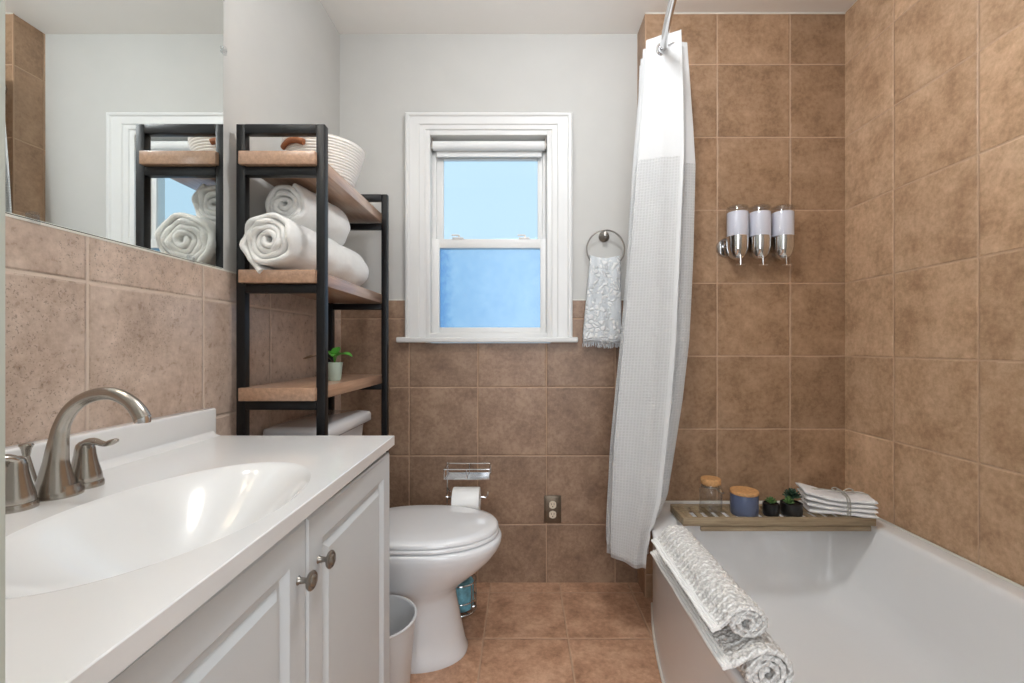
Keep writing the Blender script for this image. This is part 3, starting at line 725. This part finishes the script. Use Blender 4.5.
for k in range(6):
    a = 2*PI*k/6+.35; tube(b, smoothpts([(sx+.062*math.cos(a), sy+.062*math.sin(a), .125), (sx+.064*math.cos(a), sy+.064*math.sin(a), .04), (sx+.055*math.cos(a), sy+.055*math.sin(a), .006), (sx, sy, .005)], 4), wr*.8, 6)
obj('lower_basket', b, 'chrome', t)
b = nb(); lathe(b, [(.019, -.053), (.052, -.053), (.054, -.05), (.054, .05), (.052, .053), (.019, .053), (.019, -.053)], (-.221, sy, .436), 40, 'X', cap=False)
o = obj('toilet_roll', b, 'tissue'); tag(o, 'white toilet paper roll hanging on the wire stand', 'toilet paper')
b = nb(); lathe(b, [(.015, .018), (.048, .018), (.053, .024), (.053, .115), (.048, .122), (.015, .122), (.012, .11), (.012, .03)], (sx, sy, 0), 32, mod=lambda a, z: 1+.012*math.sin(9*a+z*60)); o = obj('wrapped_roll', b, 'blue_wrap')
tag(o, 'spare toilet roll in blue wrapper in the bottom of the wire stand', 'toilet paper')

# ------------------------------------------------------------------ soap dispensers
t0 = thing('soap_dispenser', 'left of the three chrome soap dispensers, beside the round wall mount', 'soap dispenser', (.877, EY, 1.40), 'soap dispensers on the shower wall')
dz = 1.053
dy = EY-.052
def dispenser(t, x, first):
    b = nb(); lathe(b, [(.0001, 1.402), (.012, 1.403), (.024, 1.410), (.0325, 1.422), (.0405, 1.450), (.0415, 1.497), (.039, 1.498), (.0001, 1.498)], (x, dy, 0), 40); obj('chrome_body', b, 'chrome', t, angle=60)
    b = nb(); lathe(b, [(.0001, 1.498), (.0395, 1.498), (.0405, 1.502), (.0405, 1.592), (.039, 1.5945), (.0001, 1.5945)], (x, dy, 0), 40); obj('soap_chamber', b, 'soap', t)
    b = nb(); lathe(b, [(.0412, 1.500), (.0422, 1.501), (.0422, 1.612), (.040, 1.618), (.030, 1.622), (.0001, 1.623)], (x, dy, 0), 40, cap=False); obj('clear_sleeve', b, 'clear', t)
    b = nb(); lathe(b, [(.0001, 1.608), (.036, 1.608), (.0375, 1.611), (.036, 1.615), (.0001, 1.616)], (x, dy, 0), 40); obj('cap', b, 'clear', t)
    b = nb(); tube(b, [(x-.002, dy-.028, 1.418), (x-.002, dy-.030, 1.378)], .0028, 8); tube(b, [(x-.021, dy-.030, 1.377), (x+.017, dy-.030, 1.377)], .0024, 8); obj('push_lever', b, 'chrome', t)
    b = nb(); box(b, x-.018, x+.018, dy+.020, EY-.0005, 1.425, 1.50, .003); obj('wall_bracket', b, 'chrome', t)
dispenser(t0, .877, True)
b = nb(); lathe(b, [(.0001, 0), (.040, 0), (.040, -.006), (.036, -.011), (.0001, -.014)], (.850, EY, 1.463), 40, 'Y'); mo = obj('mount_disc', b, 'chrome', t0)
b = nb(); lathe(b, [(.0001, -.012), (.009, -.012), (.010, -.020), (.006, -.026), (.0001, -.027)], (.842, EY, 1.468), 20, 'Y'); obj('mount_screw', b, 'chrome', mo)
for x, lab in ((.967, 'middle of the three chrome soap dispensers on the shower wall'), (1.061, 'right of the three chrome soap dispensers, farthest from the curtain')):
    r = t0.copy(); C.objects.link(r); r.location = (x, EY, 1.40); r['label'] = lab
    for ch in list(t0.children):
        if ch.name.startswith('mount_disc'): continue
        c = ch.copy(); C.objects.link(c); c.parent = r; c.matrix_parent_inverse = Matrix.Translation(-t0.location)

# ------------------------------------------------------------------ curtain rod and curtain
rz = 2.128
def rodx(y): return .575-.30*(1-((y-tyc)/thy)**2)*.55
t = thing('curtain_rod', 'curved chrome shower curtain rod over the bathtub', 'curtain rod', (.575, EY, rz))
b = nb(); ys = [EY-.004+(FY+.004-EY+.004)*i/40 for i in range(41)]
def rodx(y):
    u = (y-(EY+FY)/2)/((EY-FY)/2); return .44+.135*abs(u)**1.8 if abs(u) < 1 else .575
tube(b, [(rodx(y), y, rz) for y in ys], .0125, 20); obj('rod', b, 'chrome', t)
for y, s in ((EY, -1), (FY, 1)):
    b = nb(); lathe(b, [(.0001, 0), (.035, 0), (.035, s*.006), (.02, s*.02), (.014, s*.022)], (.575, y, rz), 28, 'Y'); obj('flange', b, 'chrome', t)

zs = [.27, .33, .41, .50, .675, .85, 1.075, 1.40, 1.73, 1.875, 2.05, 2.18]
xl = [.318, .318, .320, .324, .334, .350, .370, .393, .415, .428, .446, .452]
xr = [.478, .484, .515, .550, .576, .600, .622, .636, .646, .638, .626, .616]
b = nb()
NP = 7   # passes across
path = []   # (s across 0..1, y)
YC0 = 1.585
passes = [(.70, YC0+.028), (.03, YC0+.075), (1.0, YC0+.105), (.04, YC0+.130), (.97, YC0+.160), (.08, YC0+.182), (.93, YC0+.205), (.12, YC0+.228)]
def ss(t): return t*t*(3-2*t)
seg = 26
for i in range(len(passes)-1):
    (s0, y0), (s1, y1) = passes[i], passes[i+1]
    for k in range(seg):
        f = k/seg; path.append((.5*(s0+s1)+.5*(s0-s1)*math.cos(PI*f)*(1 if True else 0), y0+(y1-y0)*f, i+f))
path.append((*passes[-1], len(passes)-1))
NZ = 90
uvl = b.loops.layers.uv.new('UVMap'); V = []; U = []
for j in range(NZ+1):
    z = .27+(2.18-.27)*j/NZ; l, r = interp(zs, xl, z), interp(zs, xr, z); row = []; urow = []; acc = 0; prev = None
    low = 1-j/NZ
    for (s, y, q) in path:
        x = l+(r-l)*s
        amp = .35+.65*low
        wv = .011*math.sin(s*9+q*1.3)*amp+.006*math.sin(s*21+q*2.1+z*1.5)*amp
        yy = y+wv*(.7 if q > .5 else 1)
        if q < 1: yy -= .030*low*(s) * 1.0
        x += .008*math.sin(z*3.1+q*1.7)*low
        yy = min(yy, EY-.012)
        zz = z
        if j < 3: zz += .006*math.sin(s*8+q)+.012*(int(q) % 3)
        zz += .010*(s-.5)*(max(0, j/NZ-.9)*10)
        if zz < .412: x = min(x, .527-.12*max(0, 1-((yy-tyc)/thy)**2))
        p = Vector((x, yy, zz)); row.append(b.verts.new(p))
        if prev is not None: acc += (Vector((p.x, p.y, 0))-prev).length
        prev = Vector((p.x, p.y, 0)); urow.append(acc)
    V.append(row); U.append(urow)
um = [sum(U[j][i] for j in range(NZ+1))/(NZ+1) for i in range(len(path))]
for j in range(NZ):
    for i in range(len(path)-1):
        f = b.faces.new((V[j][i], V[j][i+1], V[j+1][i+1], V[j+1][i]))
        for lp, (ii, jj) in zip(f.loops, ((i, j), (i+1, j), (i+1, j+1), (i, j+1))):
            lp[uvl].uv = (um[ii], .27+(2.18-.27)*jj/NZ)
def curtain_mat():
    m, nt, bs = new_mat('waffle_curtain')
    uv = N(nt, 'ShaderNodeUVMap'); sep = N(nt, 'ShaderNodeSeparateXYZ'); L(nt, uv.outputs[0], sep.inputs[0])
    pu = mth(nt, 'PINGPONG', mth(nt, 'DIVIDE', sep.outputs[0], .0105), .5); pv = mth(nt, 'PINGPONG', mth(nt, 'DIVIDE', sep.outputs[1], .0105), .5)
    d = mth(nt, 'MINIMUM', pu, pv)
    mr = N(nt, 'ShaderNodeMapRange', interpolation_type='SMOOTHSTEP'); L(nt, d, mr.inputs[0]); mr.inputs[1].default_value = .06; mr.inputs[2].default_value = .30
    waffle = mth(nt, 'SUBTRACT', 1, mr.outputs[0])
    on = mth(nt, 'MULTIPLY', mth(nt, 'LESS_THAN', sep.outputs[1], 1.735), mth(nt, 'GREATER_THAN', sep.outputs[0], .016))
    h = mth(nt, 'MULTIPLY', waffle, on)
    band = mth(nt, 'LESS_THAN', mth(nt, 'ABSOLUTE', mth(nt, 'SUBTRACT', sep.outputs[1], 2.075)), .0015)
    h = mth(nt, 'SUBTRACT', h, mth(nt, 'MULTIPLY', band, .8))
    L(nt, mixc(nt, mth(nt, 'MULTIPLY', on, mth(nt, 'SUBTRACT', 1, waffle)), lin(222, 222, 221), lin(211, 211, 209)), bs.inputs['Base Color'])
    bs.inputs['Roughness'].default_value = .85; bs.inputs['Sheen Weight'].default_value = .2
    bump(nt, bs, h, .8, .0025)
    tr = N(nt, 'ShaderNodeBsdfTranslucent'); tr.inputs[0].default_value = lin(245, 245, 243)
    mx = N(nt, 'ShaderNodeMixShader'); mx.inputs[0].default_value = .18
    out = nt.nodes['Material Output']; L(nt, bs.outputs[0], mx.inputs[1]); L(nt, tr.outputs[0], mx.inputs[2]); L(nt, mx.outputs[0], out.inputs[0])
    return m
M['curtain'] = curtain_mat()
cu = obj('shower_curtain', b, 'curtain', angle=80, fix=False); md = cu.modifiers.new('th', 'SOLIDIFY'); md.thickness = .0018; md.offset = 0
tag(cu, 'white waffle-weave shower curtain gathered at the far end of the rod', 'curtain')
for (yy) in (YC0+.052,):
    b = nb(); gx = rodx(yy)
    tube(b, [(gx+.021*math.cos(a), yy, rz+.021*math.sin(a)) for a in [2*PI*i/36 for i in range(36)]], .0055, 10, True, flat=.8)
    obj('grommet', b, 'chrome', cu)
    b = nb(); tube(b, smoothpts([(gx+.014, yy-.012, rz+.006), (gx+.03, yy-.015, rz+.012), (gx+.055, yy-.008, rz+.017)], 4), .002, 8); obj('hook', b, 'chrome', cu)

# ------------------------------------------------------------------ bath mats rolled on tub rim
def mat_cloth():
    m, nt, bs = new_mat('nubby_cotton')
    tc = N(nt, 'ShaderNodeTexCoord'); v = N(nt, 'ShaderNodeTexVoronoi'); v.inputs['Scale'].default_value = 170; L(nt, tc.outputs['Object'], v.inputs['Vector'])
    sp = N(nt, 'ShaderNodeSeparateXYZ'); L(nt, tc.outputs['Object'], sp.inputs[0])
    # woven scalloped rows running round the roll
    hz = mth(nt, 'SUBTRACT', sp.outputs[2], sp.outputs[0])
    sc_ = mth(nt, 'MULTIPLY', mth(nt, 'ABSOLUTE', mth(nt, 'SINE', mth(nt, 'MULTIPLY', hz, 150))), .009)
    ph = mth(nt, 'ADD', mth(nt, 'DIVIDE', mth(nt, 'ADD', sp.outputs[1], sc_), .021), mth(nt, 'MULTIPLY', noise_tex(nt, tc.outputs['Object'], 40, 2), .5))
    st = mth(nt, 'PINGPONG', ph, .5)
    mr = N(nt, 'ShaderNodeMapRange', interpolation_type='SMOOTHSTEP'); L(nt, st, mr.inputs[0]); mr.inputs[1].default_value = .08; mr.inputs[2].default_value = .22
    base = mixc(nt, mr.outputs[0], lin(246, 244, 240), lin(220, 216, 211))
    dots = ramp(nt, v.outputs['Distance'], [(.25, g(1.0)), (.8, g(.72))])
    L(nt, mixc(nt, 1.0, base, dots, 'MULTIPLY'), bs.inputs['Base Color'])
    bs.inputs['Roughness'].default_value = .95
    bump(nt, bs, mth(nt, 'SUBTRACT', mth(nt, 'SUBTRACT', 1, v.outputs['Distance']), mth(nt, 'MULTIPLY', mr.outputs[0], .5)), .9, .003)
    return m
M['mat'] = mat_cloth()
M['hem'] = cloth('white_hem', (240, 238, 234), 700, .5, .001)
def bath_mat(x, z, R, y0, L_, turns, a_end, tail, bend, squash, label, seed):
    t = thing('bath_mat', label, 'bath mat', (x, y0, z), 'rolled bath mats on the tub rim')
    bm = place(roll_mesh(L_, R, .008, turns, .0095, a_end, tail, squash, .002, 90, 150, nub=.0030, seed=seed, endvar=.003, tail_bend=bend), Matrix.Translation((x, y0, z)))
    # tail end line for the hem
    bm.verts.ensure_lookup_table(); n = 151+3+151+3; last = [v.co.copy() for v in bm.verts[-n:]]
    c = sum(last, Vector())/n
    prev = [v.co.copy() for v in bm.verts[-2*n:-n]]; cp = sum(prev, Vector())/n; d = (c-cp).normalized()
    obj('pile', bm, 'mat', t, angle=80)
    b = nb()
    for k in range(3):
        cc = c+d*(.001+.0068*k)
        pts = [(cc.x, y0+.002+(L_-.004)*i/40, cc.z+.0012*math.sin(i*.5+k)) for i in range(41)]
        tube(b, pts, .0040, 10)
    obj('hem_band', b, 'hem', t, angle=80)
bath_mat(.452, TZ+.0490, .0495, .825, .47, 3.1, math.radians(125), .045, -.15, .93, 'lower rolled nubby bath mat, resting directly on the tub rim', 1)
bath_mat(.426, TZ+.1270, .0430, .850, .40, 2.7, math.radians(168), .022, -.7, .74, 'upper rolled nubby bath mat, stacked on the other roll', 5)

# ------------------------------------------------------------------ bath tray and what stands on it
tz0, tz1 = TZ+.002, TZ+.036
t = thing('bath_tray', 'weathered bamboo bath caddy tray laid across the tub', 'tray', (.93, 1.69, tz0))
TA, TB, TYa, TYb = .577, 1.268, 1.617, 1.762
for y in (TYa, TYb-.014):
    b = nb(); box(b, TA, TB, y, y+.014, tz0+.004, tz1, .0025); obj('side_rail', b, 'bamboo', t)
for x in (TA, TB-.02):
    b = nb(); box(b, x, x+.02, TYa+.014, TYb-.014, tz0+.004, tz1-.002, .002); obj('end_rail', b, 'bamboo', t)
b = nb(); box(b, .642, 1.252, TYa+.002, TYa+.014, TZ-.013, TZ+.005, .002); obj('lower_rail', b, 'bamboo', t)
x = TA+.026; k = 0
while x < TB-.04:
    b = nb(); wdt = .020; box(b, x, x+wdt, TYa+.010, TYb-.010, tz1-.013, tz1-.006, .0015); obj('slat', b, 'bamboo', t)
    x += wdt+.020; k += 1
for x in (TA+.01, TB-.045): b = nb(); box(b, x, x+.035, TYa+.014, TYb-.014, tz0, tz0+.026, .002); obj('foot_bar', b, 'bamboo', t)
ts = tz1-.006
# jar
jx, jy = .698, 1.672
t = thing('glass_jar', 'clear glass jar with cork lid at the left of the tray', 'jar', (jx, jy, ts))
b = nb(); lathe(b, [(.0001, 0), (.036, 0), (.040, .004), (.0405, .09), (.037, .100), (.031, .106), (.030, .112), (.028, .112), (.029, .105), (.035, .098), (.038, .09), (.0375, .006), (.0001, .005)], (jx, jy, ts), 40); obj('glass_body', b, 'jar', t, angle=60)
b = nb(); lathe(b, [(.0001, .108), (.027, .108), (.0275, .113), (.0345, .113), (.0355, .116), (.0355, .130), (.034, .133), (.0001, .133)], (jx, jy, ts), 36); obj('cork_lid', b, 'cork', t)
b = nb(); tube(b, [(jx+.0325*math.cos(a), jy+.0325*math.sin(a), ts+.104) for a in [2*PI*i/32 for i in range(32)]], .0018, 8, True); tube(b, smoothpts([(jx+.004, jy-.033, ts+.104), (jx+.016, jy-.036, ts+.095), (jx+.032, jy-.030, ts+.085), (jx+.042, jy-.014, ts+.084)], 4), .0018, 8)
obj('wire_clasp', b, 'dark_nickel', t)
# blue canister
bx, by = .822, 1.672
t = thing('blue_canister', 'blue-grey ceramic canister with round wooden lid on the tray', 'canister', (bx, by, ts))
b = nb(); lathe(b, [(.0001, 0), (.044, 0), (.0475, .004), (.0485, .040), (.0475, .072), (.046, .076), (.0001, .076)], (bx, by, ts), 44); obj('body', b, 'blue_glaze', t)
b = nb(); lathe(b, [(.0001, .0765), (.0475, .0765), (.049, .079), (.049, .087), (.0475, .089), (.0001, .089)], (bx, by, ts), 44); obj('lid', b, 'cork', t)
def succulent(x, y, R, H, label, rows, mat, extra=None):
    t = thing('potted_succulent', label, 'plant', (x, y, ts), 'succulents on the bath tray')
    b = nb(); lathe(b, [(.0001, 0), (R*.86, 0), (R*.97, .006), (R, H*.6), (R*.97, H), (R*.90, H+.001), (R*.88, H-.006), (.0001, H-.007)], (x, y, ts), 36); obj('pot', b, 'black_pot', t)
    b = nb(); lathe(b, [(.0001, H-.0069), (R*.87, H-.0069), (R*.8, H-.003), (.0001, H-.001)], (x, y, ts), 20); obj('soil', b, 'soil', t)
    def rosette(cx, cy, cz_, rs, mt):
        b = nb()
        for j, (n, el, ln, wd) in enumerate(rs):
            for i in range(n):
                a = 2*PI*i/n+j*.6; e = math.radians(el+random.uniform(-6, 6))
                d = Vector((math.cos(a)*math.cos(e), math.sin(a)*math.cos(e), math.sin(e)))
                base = Vector((cx, cy, cz_+j*.003))
                tube(b, [base, base+d*ln*.3, base+d*ln*.7, base+d*ln*.95, base+d*ln], [wd*.5, wd*.9, wd, wd*.5, wd*.08], 7, flat=.5)
        obj('rosette', b, mt, t, angle=70)
    for (dx, dy_, dzz, rs, mt) in rows: rosette(x+dx, y+dy_, ts+H+dzz, rs, mt)
succulent(.914, 1.660, .0285, .044, 'smaller succulent in a black pot next to the blue canister', [(0, 0, 0, [(9, 25, .024, .0048), (8, 50, .022, .0045), (5, 75, .018, .004)], 'mid_green')], 'mid_green')
succulent(.990, 1.662, .0375, .046, 'larger dark succulent in a black pot beside the tied cloths', [(.008, .008, .016, [(9, 15, .034, .007), (9, 42, .032, .0066), (6, 68, .028, .006)], 'dark_green'), (-.016, -.012, .001, [(7, 25, .022, .0045), (7, 50, .022, .0045), (4, 75, .02, .004)], 'mid_green')], 'dark_green')
# tied cloth bundle
t = thing('washcloth_bundle', 'stack of folded white washcloths tied with grey twine on tray end', 'cloth', (1.178, 1.68, tz1))
Mx = Matrix.Translation((1.176, 1.683, tz1+.001)) @ Matrix.Rotation(math.radians(-17), 4, 'Z')
nl = 4; hgt = .0170
for k in range(nl):
    rings = []; hx, hy = .108-.002*k, .062
    sh = -.012+.006*k
    for i in range(25):
        u = -1+2*i/24; ring = []
        pinch = 1-.10*math.exp(-((u-.15)/.22)**2)
        flare = 1+.14*max(0, -u-.45)
        for j in range(24):
            a = 2*PI*j/24; yy = math.copysign(abs(math.cos(a))**.9, math.cos(a))*hy*(pinch if True else 1); zz = math.copysign(abs(math.sin(a))**.85, math.sin(a))*hgt*.60*(1 if abs(u) < .97 else .45)
            base = (k+.5)*hgt*(pinch*.96)*flare
            x_ = u*hx-(.010*k if u < -.6 else 0)*(-u-.6)*2+sh*.3
            ring.append(Mx @ Vector((x_, yy*(1+.03*noise.noise(Vector((k, u*3, 0)))), base+zz+.003*noise.noise(Vector((u*3, yy*30, k)))+(.010*k*max(0, -u-.5)))))
        rings.append(ring)
    b = nb(); loft(b, rings); obj('washcloth', b, 'napkin', t, angle=70)
b = nb()
H = nl*hgt
def P_(x, y, z): return Mx @ Vector((x, y, z))
for xo in (.012, .020):
    lp = [P_(xo, -.058, .004), P_(xo, -.059, H*.5), P_(xo, -.05, H*.93), P_(xo, 0, H+.002), P_(xo, .05, H*.93), P_(xo, .059, H*.5), P_(xo, .058, .004)]
    tube(b, smoothpts(lp, 5), .0022, 8)
tube(b, smoothpts([P_(-.11, -.01, .02), P_(-.108, -.01, H), P_(-.06, -.006, H+.010), P_(.016, 0, H+.005), P_(.07, .006, H+.004), P_(.104, .01, H*.9), P_(.107, .01, .02)], 5), .0022, 8)
for sgn in (1, -1):
    tube(b, smoothpts([P_(.016, 0, H+.005), P_(.016+.02*sgn, .012, H+.015), P_(.016+.034*sgn, .004, H+.012), P_(.016+.02*sgn, -.006, H+.007), P_(.016, 0, H+.006)], 5), .0020, 8)
obj('twine', b, 'twine', t, angle=80)
